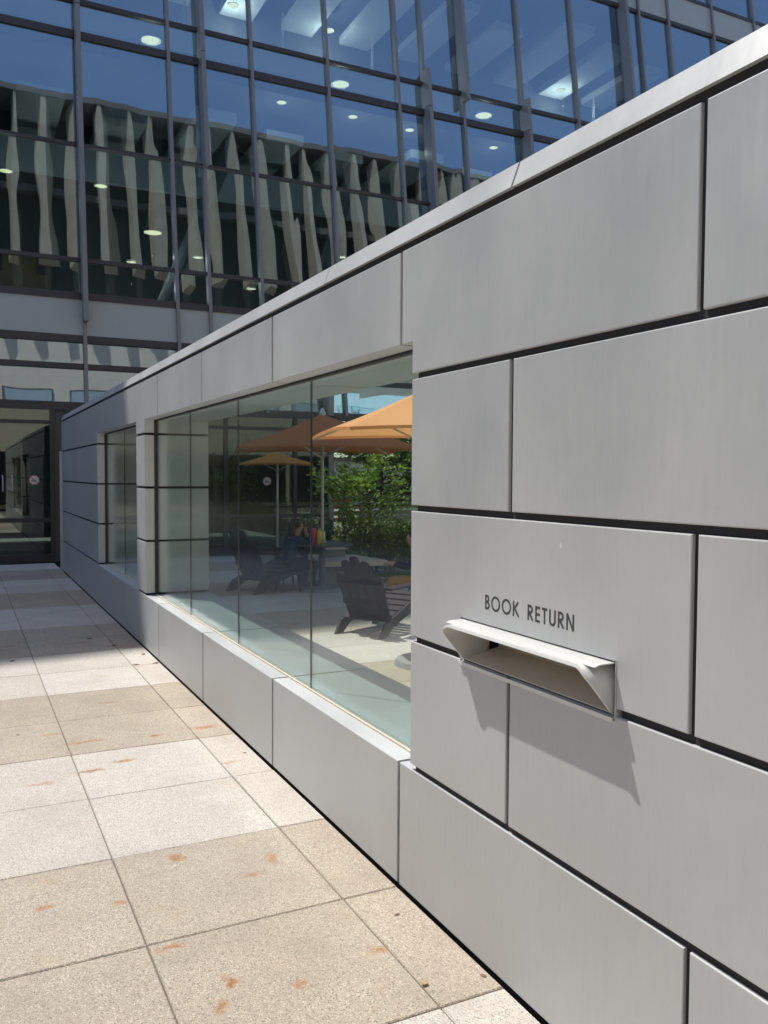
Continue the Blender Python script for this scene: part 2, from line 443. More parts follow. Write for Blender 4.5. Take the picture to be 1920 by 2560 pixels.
# top course and lintel
for a, b in ((YBEG, -.04), (-.04, 1.481)):
    poly_panel(rect(a+hg, b-hg, BOT[4], TOPS[4]), jit(), .03)
poly_panel([(1.481+hg, BOT[4]), (W1[0], BOT[4]), (W1[0], HEAD), (3.004-hg, HEAD), (3.004-hg, TOPS[4]), (1.481+hg, TOPS[4])], 0, TH)
for a, b in ((3.004, 4.553), (4.553, 6.094), (6.094, 7.63)):
    poly_panel(rect(a+hg, b-hg, HEAD, TOPS[4]), jit(), TH)
poly_panel([(7.63+hg, HEAD), (W1[1], HEAD), (W1[1], BOT[4]), (W2[0], BOT[4]), (W2[0], HEAD), (10.82-hg, HEAD), (10.82-hg, TOPS[4]), (7.63+hg, TOPS[4])], 0, TH)
poly_panel([(10.82+hg, HEAD), (W2[1], HEAD), (W2[1], BOT[4]), (13.4-hg, BOT[4]), (13.4-hg, TOPS[4]), (10.82+hg, TOPS[4])], 0, TH)
poly_panel(rect(13.4+hg, YEND, BOT[4], TOPS[4]), 0, TH)
# pier and far part, courses 2-4
for ci in (1, 2, 3):
    poly_panel(rect(W1[1], W2[0], BOT[ci], TOPS[ci]), jit(), TH)
    poly_panel(rect(W2[1], 13.4-hg, BOT[ci], TOPS[ci]), jit(), TH)
    poly_panel(rect(13.4+hg, YEND, BOT[ci], TOPS[ci]), jit(), TH)
# coping, sloped faces
CJ = [YBEG, -.80, .72, 2.252, 3.782, 5.324, 6.90, 8.45, 10.0, 11.55, 13.1, YEND]
for a, b in zip(CJ[:-1], CJ[1:]):
    j = jit()
    o = MB().prism([(-.004+j, 2.576), (TH+.05, 2.576), (TH+.01, 2.662), (.034+j, 2.662), (.027+j, 2.659)], a+.004, b-.004, 'y').obj('coping_panel', M['panel'], wall)
# glazing
GX0, GX1 = .104, .116
def panes(y0, y1, n):
    st = (y1-y0)/n
    for i in range(n):
        a = y0+.012 if i == 0 else y0+i*st+.003; b = y1-.012 if i == n-1 else y0+(i+1)*st-.003
        MB().box(GX0, GX1, a, b, SILL+.006, HEAD-.004).obj('glass_pane', M['glass'], wall)
        if i: MB().box(GX0+.001, GX1-.001, y0+i*st-.0028, y0+i*st+.0028, SILL+.006, HEAD-.004).obj('silicone_joint', M['gasket'], wall)
    MB().box(.088, .132, y0, y0+.012, SILL+.001, HEAD).box(.088, .132, y1-.012, y1, SILL+.001, HEAD).box(.094, .126, y0+.012, y1-.012, HEAD-.012, HEAD-.0005).obj('glazing_channel', M['gasket'], wall)
    MB().box(.092, GX0-.0005, y0+.012, y1-.012, SILL+.0005, SILL+.009).obj('sealant_bead', M['sealant'], wall)
panes(*W1, 4); panes(*W2, 2)
# pale trim strip at the far end of the wall
MB().box(-.03, .05, YEND+.03, YEND+.075, .02, 2.05).obj('end_trim', M['steelpale'], wall)

# ------------------------------------------------------------------ lettering
let = empty('lettering', (-.001, 2.15, 1.22))
tag(let, 'dark grey capital letters reading BOOK RETURN above the slot', 'lettering')
LH, SW = .049, .0074                   # letter height, stroke
LZ = 1.2222
class Letter:
    def __init__(s): s.mb = MB(); s.k = 0
    def quad(s, pts):
        d = .0011+.00012*s.k; s.k += 1
        s.mb.prism([(-u, v) for (u, v) in pts], -d, .002, 'x')
    def bar(s, p, q, wd=SW):
        p = Vector(p); q = Vector(q); t = (q-p).normalized(); n = Vector((-t.y, t.x))*wd/2
        s.quad([p+n, p-n, q-n, q+n])
    def rect(s, u0, v0, u1, v1): s.quad([(u0, v0), (u1, v0), (u1, v1), (u0, v1)])
    def arc(s, cx, cy, rx, ry, a0, a1, wd=SW, n=16):
        out = [(cx+rx*math.cos(R(a0+(a1-a0)*i/n)), cy+ry*math.sin(R(a0+(a1-a0)*i/n))) for i in range(n+1)]
        inn = [(cx+(rx-wd)*math.cos(R(a0+(a1-a0)*i/n)), cy+(ry-wd)*math.sin(R(a0+(a1-a0)*i/n))) for i in range(n+1)]
        d = .0011+.00012*s.k; s.k += 1
        vs = []; fs = []
        for X in (-d, .002):
            vs += [(X, -a, b) for a, b in out]+[(X, -a, b) for a, b in inn]
        m_ = n+1
        for i in range(n):
            fs += [(i, i+1, m_+i+1, m_+i), (2*m_+i, 2*m_+m_+i, 2*m_+m_+i+1, 2*m_+i+1), (i, 2*m_+i, 2*m_+i+1, i+1), (m_+i, m_+i+1, 3*m_+i+1, 3*m_+i)]
        s.mb.add(vs, fs)
def glyph(ch):
    L = Letter(); h = LH; k = SW
    if ch == 'B':
        L.rect(0, 0, k, h); w_ = .026
        L.arc(k+.004, h*.735, w_-k-.006, h*.265, -90, 90); L.arc(k+.004, h*.28, w_-k-.003, h*.28, -90, 90)
        for v in (0, h*.5-k*.35, h-k): L.rect(k, v, k+.004, v+k)
        return L, w_
    if ch == 'O':
        r = h*.5+.001; L.arc(r, h/2, r, r, 0, 360, n=40); return L, 2*r
    if ch == 'K':
        L.rect(0, 0, k, h); L.bar((k*.9, h*.48), (.0285, h-.0015), k*.95); L.bar((k*1.1, h*.55), (.031, .002), k); return L, .034
    if ch == 'R':
        L.rect(0, 0, k, h); L.arc(k+.003, h*.715, .0165, h*.285, -90, 90)
        for v in (h*.43, h-k): L.rect(k, v, k+.003, v+k)
        L.bar((k*1.3, h*.47), (.026, .002), k); return L, .029
    if ch == 'E':
        L.rect(0, 0, k, h)
        for v in (0, h*.5-k*.5, h-k): L.rect(k, v, .0225, v+k)
        return L, .0235
    if ch == 'T':
        L.rect(0, h-k, .025, h); L.rect(.0125-k/2, 0, .0125+k/2, h-k); return L, .025
    if ch == 'U':
        w_ = .031; r = w_/2; L.rect(0, r, k, h); L.rect(w_-k, r, w_, h); L.arc(r, r, r, r, 180, 360); return L, w_
    if ch == 'N':
        w_ = .0345; L.rect(0, 0, k, h); L.rect(w_-k, 0, w_, h); L.quad([(k*.0, h), (k*1.05, h), (w_, 0), (w_-k*1.05, 0)]); return L, w_
adv = []; GAPL = .0095; SPACE = .024
for ch in 'BOOK RETURN':
    adv.append((ch, None, SPACE) if ch == ' ' else (ch, *glyph(ch)))
tot = sum(a[2] for a in adv)+GAPL*(len(adv)-1)
YL0, YL1 = 2.382, 1.921; sc = (YL0-YL1)/tot; u = 0
for ch, L, wd in adv:
    if L:
        L.mb.v = [(x, YL0+(y-u)*sc, LZ+z) for (x, y, z) in L.mb.v]
        L.mb.obj('letter', M['letter'], let)
    u += wd+GAPL

# ------------------------------------------------------------------ book return slot
br = empty('book_return_slot', (0, 2.14, 1.02))
tag(br, 'steel hooded book slot projecting from the grey panel under the lettering', 'book slot')
ya, yb, zb, zt, rr = 1.757, 2.524, 1.022, 1.160, .052
prof = [(ya, zb)]
for i in range(9): th = math.pi-(math.pi/2)*i/8; prof.append((ya+rr+rr*math.cos(th), zt-rr+rr*math.sin(th)))
for i in range(9): th = math.pi/2-(math.pi/2)*i/8; prof.append((yb-rr+rr*math.cos(th), zt-rr+rr*math.sin(th)))
prof.append((yb, zb))
def hood_x(z):
    t = max(0, (z-zb)/(zt-zb))
    if t < .74: return .004-.088*t/.74
    return -.084-.008*math.sin(math.pi*min(1, (t-.74)/.26))
def inset(pr, d):
    out = []
    for i, q in enumerate(pr):
        a = Vector(pr[max(i-1, 0)]); b = Vector(pr[min(i+1, len(pr)-1)]); t = (b-a).normalized(); n = Vector((t.y, -t.x))
        out.append(tuple(Vector(q)+n*d))
    return out
pin = inset(prof, .008)
vs = []; fs = []; n = len(prof)
for pr in (prof, pin):
    for (y, z) in pr: vs.append((hood_x(z), y, z))
    for (y, z) in pr: vs.append((.10, y, z))
for i in range(n-1):
    fs += [(i, i+1, n+i+1, n+i), (2*n+i, 3*n+i, 3*n+i+1, 2*n+i+1), (i, 2*n+i, 2*n+i+1, i+1), (n+i, n+i+1, 3*n+i+1, 3*n+i)]
o = MB().add(vs, fs).obj('hood', M['hood'], br); smooth_by_angle(o, 35)
o = MB().prism([(.03, 1.1665), (.03, 1.1640), (-.048, 1.1625), (-.066, 1.1575), (-.068, 1.160), (-.049, 1.1655)], ya-.004, yb+.002, 'y').obj('drip_plate', M['hood'], br)
MB().prism([(.03, 1.034), (.16, 1.060), (.16, 1.056), (.002, 1.026), (.002, 1.029)], ya+.004, yb-.004, 'y').obj('floor_plate', M['beige_metal'], br)
bp_ = MB().box(.15, .156, 2.262, yb-.002, 1.05, 1.172).box(.150, .156, ya+.002, 2.258, 1.05, 1.172).obj('back_plate', M['beige_metal'], br)
o = MB().tube([(.151, 2.285, 1.118), (.143, 2.285, 1.118)], [.009, .007], 12).obj('screw', M['black'], br)
MB().box(-.010, .028, SL_Y0+.004, SL_Y1-.004, 1.006, 1.0095).box(-.0105, -.007, SL_Y0+.004, SL_Y1-.004, 1.0095, 1.019).obj('bottom_tray', M['hood'], br)
MB().box(-.002, .12, SL_Y0+.0005, SL_Y0+.003, 1.0, SL_TOP-.001).obj('side_flange', M['hood'], br)
MB().box(-.002, .12, SL_Y1-.003, SL_Y1-.0005, 1.0, SL_TOP-.001).obj('side_flange', M['hood'], br)
MB().box(.20, .235, SL_Y0-.011, SL_Y1+.011, 1.009, 1.185).obj('recess_back', M['core'], br)

# ------------------------------------------------------------------ glass building
FY, TA = 16.991, .14102
def fa(x, z, off=0.): return (x, FY+TA*z+off, z)
def fbox(mb, x0, x1, z0, z1, o0, o1): return mb.box(x0, x1, o0, o1, z0, z1, fn=lambda x, y, z: (x, FY+TA*z+y, z))
bld = empty('glass_building', (8, 17, 0))
tag(bld, 'tall office block with a leaning blue glass curtain wall and grey mullions', 'building')
GRID = [.659+1.8285*k for k in range(-4, 14)]
EXTRA = [3.168, 8.70, 15.97]
ZT = 17.6
ROWS = [2.958, 3.753, 4.292, 5.139, 5.871, 8.213, 10.50, 11.216, 14.95, 15.87, ZT]
XL, XR = GRID[0], GRID[-1]
# mullions
for gx in GRID:
    fbox(MB(), gx-.034, gx+.034, 2.99, ZT, -.10, .06).obj('mullion', M['mullion'], bld)
for gx in EXTRA:
    fbox(MB(), gx-.034, gx+.034, 2.99, ZT, -.10, .06).obj('mullion', M['mullion'], bld)
for gx, z0, z1 in ((.659, 4.62, 11.0), (.659, 11.02, ZT), (3.168, 8.16, 10.6), (3.168, 10.62, ZT), (8.70, 4.4, 10.55), (8.70, 10.57, 11.5), (9.80, 10.95, ZT), (11.63, 6.0, 10.5), (11.63, 10.52, 11.35), (15.28, 9, ZT), (20.6, 9, 15.2), (18.9, 9.5, 13.9)):
    fbox(MB(), gx-.046, gx+.046, z0, z1, -.34, -.098).obj('fin', M['mullion'], bld)
# transoms, per bay run
TH_T = {2.958: .09, 3.753: .05, 4.292: .07, 5.139: .07, 5.871: .034, 8.213: .028, 10.50: .072, 11.216: .042, 14.95: .05, 15.87: .05, ZT: .12}
for z in ROWS:
    h = TH_T[z]
    fbox(MB(), XL, XR, z-h, z+h, -.055, .05).obj('transom', M['transom'], bld)
# panes and spandrels
allx = sorted(GRID+EXTRA)
for a, b in zip(allx[:-1], allx[1:]):
    for z0, z1 in zip(ROWS[:-1], ROWS[1:]):
        p = TH_T[z0]; q = TH_T[z1]
        if (z0, z1) in ((4.292, 5.139), (14.95, 15.87)):
            fbox(MB(), a+.03, b-.03, z0+p, z1-q, -.03, .03).obj('spandrel_panel', M['spandrel'], bld)
        else:
            t0, t1 = random.uniform(-.004, .004), random.uniform(-.004, .004)
            mb = MB(); x0, x1, za, zb_ = a+.03, b-.03, z0+p-.01, z1-q+.01
            mb.box(x0, x1, -.006, .006, za, zb_, fn=lambda x, y, z: (x, FY+TA*z+y+t0*(x-x0)/(x1-x0)+t1*(z-za)/(zb_-za), z))
            mb.obj('glass_pane', M['fglass'], bld)
# ground floor glazing (x up to the corner), with mid rail
XC = 5.69
GY = FY+.18
def ga(x, z, off=0.): return (x, GY+off, z)
def gbox(mb, x0, x1, z0, z1, o0, o1): return mb.box(x0, x1, GY+o0, GY+o1, z0, z1)
GF = [-6.0, -4.5, -3.0, -1.5, .0, .30, 1.82, 3.345, 4.86, XC]
for gx in GF[:-1]:
    gbox(MB(), gx-.04, gx+.04, 0, 2.87, -.05, .07).obj('door_post', M['transom'], bld)
gbox(MB(), XC-.06, XC+.06, 0, 4.2, -.05, .07).obj('corner_post', M['mullion'], bld)
for a, b in zip(GF[:-1], GF[1:]):
    for z0, z1, nm in ((.16, .76, 'p'), (.84, 2.60, 'p'), (2.67, 2.87, 'p')):
        if a == 0.: 
            if z0 == .16: gbox(MB(), a+.04, b-.04, .0, 2.87, .0, .04).obj('infill_panel', M['inner'], bld)
            continue
        gbox(MB(), a+.038, b-.038, z0, z1, -.006, .006).obj('glass_pane', M['gglass'], bld)
    if a == 0.: continue
    for z0, z1 in ((0, .16), (.76, .84), (2.60, 2.67)):
        gbox(MB(), a+.04, b-.04, z0, z1, -.035, .05).obj('door_rail', M['transom'], bld)
# round no-smoking stickers
def sticker(x, z, r):
    t = empty('round_sticker', ga(x, z, -.012))
    mp = lambda u_, v_, o_: ga(x+u_, z+v_, o_)
    d = MB(); n_ = 24
    ring = [(r*math.cos(2*math.pi*i/n_), r*math.sin(2*math.pi*i/n_)) for i in range(n_)]
    d.add([mp(a, b, -.012) for a, b in ring]+[mp(a, b, -.008) for a, b in ring], [tuple(range(n_))]+[tuple(range(n_, 2*n_))[::-1]]+[(i, (i+1) % n_, n_+(i+1) % n_, n_+i) for i in range(n_)])
    d.obj('disc', M['sticker'], t)
    e = MB(); i2 = [(a*.84, b*.84) for a, b in ring]
    e.add([mp(a, b, -.0135) for a, b in ring]+[mp(a, b, -.0135) for a, b in i2], [(i, (i+1) % n_, n_+(i+1) % n_, n_+i) for i in range(n_)])
    e.add([mp(*q, -.0136) for q in ((-r*.62, r*.5), (-r*.5, r*.62), (r*.62, -r*.5), (r*.5, -r*.62))], [(0, 1, 2, 3)])
    e.obj('red_ring', M['red'], t)
    k = MB(); k.add([mp(*q, -.0133) for q in ((-r*.6, -r*.12), (r*.45, -r*.12), (r*.45, r*.02), (-r*.6, r*.02))], [(0, 1, 2, 3)])
    k.add([mp(*q, -.0133) for q in ((-r*.55, -r*.38), (r*.55, -r*.38), (r*.55, -r*.26), (-r*.55, -r*.26))], [(0, 1, 2, 3)])
    k.add([mp(*q, -.0133) for q in ((r*.2, r*.1), (r*.32, r*.1), (r*.42, r*.45), (r*.30, r*.45))], [(0, 1, 2, 3)])
    k.obj('symbol', M['black'], t)
    return t
for hx in (-.86, -.70):
    MB().tube([(hx, GY-.012, 1.33), (hx, GY-.06, 1.36), (hx, GY-.06, 1.60), (hx, GY-.012, 1.63)], .011, 8).obj('door_handle', M['steelpale'], bld)
tag(sticker(-.32, 1.549, .095), 'round red-ringed sticker on the door glass at the end of the walkway', 'sticker')
tag(sticker(4.235, 1.534, .095), 'round red-ringed sticker on the door glass behind the orange umbrellas', 'sticker')
MB().box(XL, XC+.06, GY-.05, FY+TA*2.9+.09, 2.872, 2.962).obj('header', M['transom'], bld)
# return wall, soffit, floors, interior
MB().box(XC-.02, XC+.02, 17.25, 24.0, .1, 4.2).obj('side_glazing', M['darkglass'], bld)
MB().box(XL, XR, 17.62, 24.1, 4.2, 4.28).obj('soffit', M['slab'], bld)
for sx in (7.6, 9.6, 11.6, 13.6, 15.6): MB().box(sx-.06, sx+.06, 17.7, 24.0, 4.05, 4.2).obj('soffit_beam', M['transom'], bld)
MB().box(XL, XC-.03, 23.8, 24.0, 0, 4.2).obj('lobby_wall', M['inner'], bld)
MB().box(XL, XR, 17.80, 24, 4.35, 5.08).obj('floor_slab', M['slab'], bld)
MB().box(XL, XR, 18.55, 24, 10.25, 10.60).obj('floor_slab', M['slab'], bld)
MB().box(XL, XR, 19.25, 24, 15.2, 15.6).obj('floor_slab', M['ceil'], bld)
MB().box(XL, XR, 24.02, 24.3, 4.3, ZT).obj('rear_wall', M['inner'], bld)
MB().box(XL, XR, 19.4, 24.3, ZT+.02, ZT+.3).obj('roof', M['concrete'], bld)
MB().box(XR+.05, XR+.35, 19.4, 24.3, 4.2, ZT).obj('end_wall', M['concrete'], bld)
# balcony fronts inside, with glass rail clips
for yy, z0, z1 in ((21.2, 8.55, 9.35), (22.5, 12.6, 13.3)):
    MB().box(XL+.2, XR-.2, yy, yy+.15, z0, z1).obj('balcony_front', M['spandrel'], bld)
    for i in range(10):
        px = -1.6+i*2.7
        MB().box(px-.03, px-.012, yy-.03, yy-.012, z1-.1, z1+.95).box(px+.012, px+.03, yy-.03, yy-.012, z1-.1, z1+.95).obj('rail_post', M['steelpale'], bld)
for i, gx in enumerate([-2.2+1.83*k for k in range(14)]):
    for z_, y0 in ((9.72, 19.3), (14.55, 20.0)):
        MB().box(gx, gx+.95, y0+(i % 3)*.5, 23.9, z_, z_+.22).obj('ceiling_board', M['strip'], bld)
# slanted interior struts
for (a, b) in (((2.5, 20.0, 5.1), (4.4, 20.2, 9.6)), ((6.2, 20.0, 5.1), (7.6, 20.2, 9.6))):
    MB().tube([a, b], .17, 12).obj('strut', M['slab'], bld)
# interior round lights
def disc_light(x, y, z, r, pend):
    t = empty('round_ceiling_light' if not pend else 'pendant_lamp', (x, y, z))
    MB().lathe([(.0001, 0), (r, 0), (r, .02), (.0001, .02)], (x, y, z), 20).obj('diffuser', M['lamp'], t)
    ld = bpy.data.lights.new('bulb', 'POINT'); ld.energy = 14 if pend else (42 if z > 13 else (30 if z > 10.6 else (6 if z > 7.2 else 16))); ld.color = (1, .90, .72); ld.shadow_soft_size = 0
    lo = bpy.data.objects.new('bulb', ld); lo.location = (x, y, z-.5); link(lo, t)
    if pend:
        MB().lathe([(r*1.06, -.01), (r*.55, .28), (.09, .34), (.06, .55), (.02, .56)], (x, y, z+.01), 20).obj('lamp_shade', M['shade'], t)
    else:
        MB().lathe([(r*1.01, -.005), (r*1.18, -.005), (r*1.18, .03), (r*1.01, .03)], (x, y, z), 20).obj('trim_ring', M['steelpale'], t)
    return t
def ray_at(px, py, z):
    """photo pixel -> point at height z (interior lamps hang at known ceiling heights)"""
    d = rt2*((px-960)/F_PX) - up2*((py-1280)/F_PX) + fw
    t = (z-CAM.z)/d.z; return CAM+d*t
def ray_in(px, py, depth):
    """photo pixel -> point this far behind the leaning glass"""
    d = rt2*((px-960)/F_PX) - up2*((py-1280)/F_PX) + fw
    t = (FY+depth+TA*CAM.z-CAM.y)/(d.y-TA*d.z); return CAM+d*t
for px, py in ((377, 101), (851, 211), (1209, 289)):
    p = ray_in(px, py, 1.4); tag(disc_light(p.x, p.y, p.z, .19, False), 'large glowing round lamp hanging behind the blue upper glazing', 'lamp', 'large lamps behind the blue glazing')
for px, py in ((584, 14), (822, 76), (1401, 227)):
    p = ray_at(px, py, 14.53); tag(disc_light(p.x, p.y, p.z, .13, False), 'small round downlight in the pale boards of the upper ceiling', 'lamp', 'downlights in the upper ceiling')
for px, py in ((704, 256), (882, 292), (1024, 325), (1234, 369)):
    p = ray_at(px, py, 10.22); tag(disc_light(p.x, p.y, p.z, .105, False), 'small round downlight in the ceiling of the lower glazed storey', 'lamp', 'downlights in the lower ceiling')
for px, py in ((14, 427), (252, 465)):
    p = ray_in(px, py, 2.2); tag(disc_light(p.x, p.y, p.z, .13, False), 'round lamp between the reflected fins in the dark middle storey', 'lamp', 'lamps in the dark middle storey')
p = ray_in(382, 582, 1.6); tag(disc_light(p.x, p.y, p.z, .19, True), 'black conical pendant lamp with glowing disc behind the reflected fins', 'lamp')
for px, py in ((495, 644), (628, 722), (855, 643), (328, 655)):
    p = ray_in(px, py, 2.6); tag(disc_light(p.x, p.y, p.z, .10, False), 'small glowing lamp low behind the dark glazing above the grey spandrels', 'lamp', 'lamps low in the dark storey')
for px, sx in ((22, 0), (82, 1)):
    p = ray_at(75, 718, 5.12)
for i, (bx, bz, bw, bh, ro) in enumerate(((.0, 5.08, .85, .45, .03), (-.06, 5.53, .60, .36, -.03))):
    t = MB().box(-bw/2, bw/2, -.2, .2, 0, bh).obj('cardboard_box', M['cardboard'])
    t.location = (-.42+bx, 18.12, bz); t.rotation_euler = (0, 0, ro)
    tag(t, 'lower wider cardboard box behind the glass above the spandrel' if i == 0 else 'smaller cardboard box on top of another behind the glass', 'box')

# taller tower to the left of the frame (throws the shade over the walk)
tw = empty('office_tower', (-16, 17, 0)); tag(tw, 'tall grey tower adjoining the glass building, seen only in reflections', 'building')
TX0, TX1, TZ = -40., -3.9, 41.5
def tower_y(x, z): return FY+TA*z + .15*(x+13.7)*(z/TZ) + .4
mb = MB()
mb.add([(TX0, tower_y(TX0, 0), 0), (TX1, tower_y(TX1, 0), 0), (TX1-15.5, 38, 0), (TX0, 38, 0), (TX0, tower_y(TX0, TZ), TZ), (TX1, tower_y(TX1, TZ), TZ), (TX1-15.5, 38, TZ), (TX0, 38, TZ)],
       [(3, 2, 1, 0), (4, 5, 6, 7), (0, 1, 5, 4), (1, 2, 6, 5), (2, 3, 7, 6), (3, 0, 4, 7)])
mb.obj('wall', M['concrete'], tw)
for r_ in range(8):
    for c_ in range(9):
        xa = TX1-1-c_*3.6; za = 1.2+r_*4.9
        mb = MB(); mb.box(xa-2.9, xa, -.05, .05, za, za+3.0, fn=lambda x, y, z: (x, tower_y(x, z)+y-.02, z)); mb.obj('window', M['darkglass'], tw)

# ------------------------------------------------------------------ building behind the camera, mirrored in the curtain wall
ob = empty('finned_building', (14, -10, 0)); tag(ob, 'beige building with tall pale fins under its roof, mirrored in the curtain wall', 'building')
OY = -8.0
MB().box(-22, 46, -24, -9.3, 0, 18.4).obj('lower_wall', M['beige'], ob)
MB().box(-22, 46, -24, -9.4, 18.5, 29.4).obj('upper_glazing', M['recess'], ob)
MB().box(-22, 46, -24, -9.28, 18.4, 18.52).obj('floor_slab', M['concrete'], ob)
MB().box(-22.3, 46.3, -24.3, -7.55, 29.4, 29.75).obj('roof', M['concrete'], ob)
MB().box(-22, 46, -9.38, -9.05, 24.6, 25.0).obj('band', M['concrete'], ob)
fin_me = MB().add([(-.09, 0, 0), (.09, 0, 0), (.30, -.95, 0), (-.02, -.95, 0), (-.05, 0, 9.72), (.05, 0, 9.72), (.22, -.95, 9.72), (-.02, -.95, 9.72)],
                  [(3, 2, 1, 0), (4, 5, 6, 7), (0, 1, 5, 4), (1, 2, 6, 5), (2, 3, 7, 6), (3, 0, 4, 7)]).mesh('fin', M['fin'])
for i in range(44):
    o = bpy.data.objects.new('fin', fin_me); o.location = (-20+i*1.50+random.uniform(-.16, .16), -7.6, 19.7+random.uniform(-.15, .1)); o.rotation_euler = (0, 0, R(random.uniform(-30, -4)))
    o.scale = (random.uniform(1.7, 3.0), 1, 1); link(o, ob)
for i in range(17):  # dark band added so the entrance glass mirrors something dark
    MB().box(-21.5+i*4, -17.8+i*4, -9.3, -9.15, .2, 2.7).obj('added_dark_front', M['darkglass'], ob)
for zc in (6.5, 11.0):
    for i in range(22):
        x0 = -20.5+i*3
        f_ = MB().box(x0, x0+2.3, -9.3, -9.2, zc, zc+2.6).obj('window', M['concrete'], ob)
        MB().box(x0+.1, x0+2.2, -9.198, -9.16, zc+.1, zc+2.5).obj('pane', M['paleglass'], f_)

# shaded block on the far side of the plaza, seen in the window reflections
lb = empty('plaza_block', (-13, 5, 0)); tag(lb, 'low grey block across the plaza, mirrored faintly in the wall glazing', 'building')
MB().box(-24, -12.5, -8, 15.5, 0, 6.2).obj('wall', M['concrete'], lb)
for i in range(8):
    for zc in (.5, 3.4):
        y0 = -7.2+i*2.8
        f_ = MB().box(-12.5, -12.42, y0, y0+2.2, zc, zc+2.2).obj('window', M['transom'], lb)
        MB().box(-12.42, -12.39, y0+.08, y0+2.12, zc+.08, zc+2.12).obj('pane', M['darkglass'], f_)

# ------------------------------------------------------------------ patio furniture
def umbrella(label, c, zeave, zapex, vec, mt, table_z=None):
    t = empty('patio_umbrella', (c[0], c[1], 0)); tag(t, label, 'umbrella', 'patio umbrellas')
    vx = Vector((vec[0], vec[1], 0)); cs = [vx, Vector((-vx.y, vx.x, 0)), -vx, Vector((vx.y, -vx.x, 0))]
    mb = MB(); C0 = Vector((c[0], c[1], 0))
    K = 8
    for i in range(4):
        a, b = cs[i], cs[(i+1) % 4]
        gidx = {}
        for u_ in range(K+1):
            for v_ in range(K+1-u_):
                fa_, fb_ = u_/K, v_/K
                p = C0+a*fa_+b*fb_
                tt = fa_+fb_
                z = zapex+(zeave-zapex)*(tt**.93)
                sag = .03*4*fa_*fb_
                gidx[u_, v_] = len(mb.v); mb.v.append((p.x, p.y, z+sag))
        for u_ in range(K):
            for v_ in range(K-u_):
                mb.f.append((gidx[u_, v_], gidx[u_+1, v_], gidx[u_, v_+1])); mb.mi.append(0)
                if u_+v_ < K-1: mb.f.append((gidx[u_+1, v_], gidx[u_+1, v_+1], gidx[u_, v_+1])); mb.mi.append(0)
        # valance
        for j in range(K):
            q0 = mb.v[gidx[K-j, j]]; q1 = mb.v[gidx[K-j-1, j+1]]
            mb.add([q0, q1, (q1[0], q1[1], q1[2]-.025), (q0[0], q0[1], q0[2]-.025)], [(0, 1, 2, 3)])
    o = mb.obj('canopy', mt, t)
    for q in cs:
        MB().tube([C0+Vector((0, 0, zapex-.05)), C0+q*.98+Vector((0, 0, zeave-.02))], .012, 6).obj('rib', M['pole'], t)
        MB().tube([C0+Vector((0, 0, zeave-.12)), C0+q*.5+Vector((0, 0, (zeave+zapex)/2-.05))], .010, 6).obj('strut', M['pole'], t)
    MB().tube([C0, C0+Vector((0, 0, zapex+.02))], .024, 14).obj('pole', M['pole'], t)
    MB().lathe([(.0001, zapex+.09), (.03, zapex+.06), (.05, zapex+.01), (.05, zapex-.02)], (c[0], c[1], 0), 14).obj('finial', M['pole'], t)
    MB().lathe([(.0001, .06), (.08, .06), (.32, .045), (.34, .0), (.0001, 0)], (c[0], c[1], 0), 24).obj('base', M['greybox'], t)
    if table_z:
        MB().lathe([(.03, table_z), (.062, table_z+.003), (.062, table_z+.04), (.048, table_z+.05), (.046, table_z+.17), (.026, table_z+.18)], (c[0], c[1], 0), 18).obj('collar', M['pole'], t)
    return t
umbrella('orange umbrella in a shade-darkened colour over the dark table with bottles', (3.12, 11.40), 2.03, 2.55, (1.5, .85), M['canvas'], .683)
umbrella('orange umbrella in a sun-brightened colour beside the end of the glazing', (2.16, 6.50), 2.03, 2.47, (1.12, .70), M['sun_canvas'])
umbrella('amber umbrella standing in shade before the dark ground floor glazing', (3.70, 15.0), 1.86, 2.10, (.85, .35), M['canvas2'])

tb = empty('round_table', (3.12, 11.4, 0)); tag(tb, 'dark round patio table pierced by an umbrella pole', 'table')
MB().lathe([(.0001, .683), (.44, .683), (.45, .675), (.45, .662), (.43, .655), (.0001, .655)], (3.12, 11.4, 0), 32).obj('table_top', M['table'], tb)
MB().tube([(3.12, 11.4, .0), (3.12, 11.4, .66)], .05, 14).obj('pedestal', M['table'], tb)
MB().lathe([(.0001, .03), (.27, .03), (.28, 0), (.0001, 0)], (3.12, 11.4, 0), 24).obj('foot', M['table'], tb)
def bottle(x, y, z, h, r, mt, label):
    t = empty('water_bottle', (x, y, z)); tag(t, label, 'bottle')
    o = MB().lathe([(.0001, 0), (r, .001), (r, h*.78), (r*.72, h*.86), (r*.5, h*.89), (.0001, h*.89)], (x, y, z), 16).obj('body', mt, t, True)
    MB().lathe([(r*.55, h*.87), (r*.55, h), (.0001, h)], (x, y, z), 14).obj('cap', mt if mt is M['yellow'] else M['black'], t)
bottle(2.92, 11.22, .683, .265, .036, M['pink'], 'pink water bottle on the dark round table')
bottle(2.985, 11.18, .683, .225, .036, M['yellow'], 'yellow water bottle beside the pink one on the round table')

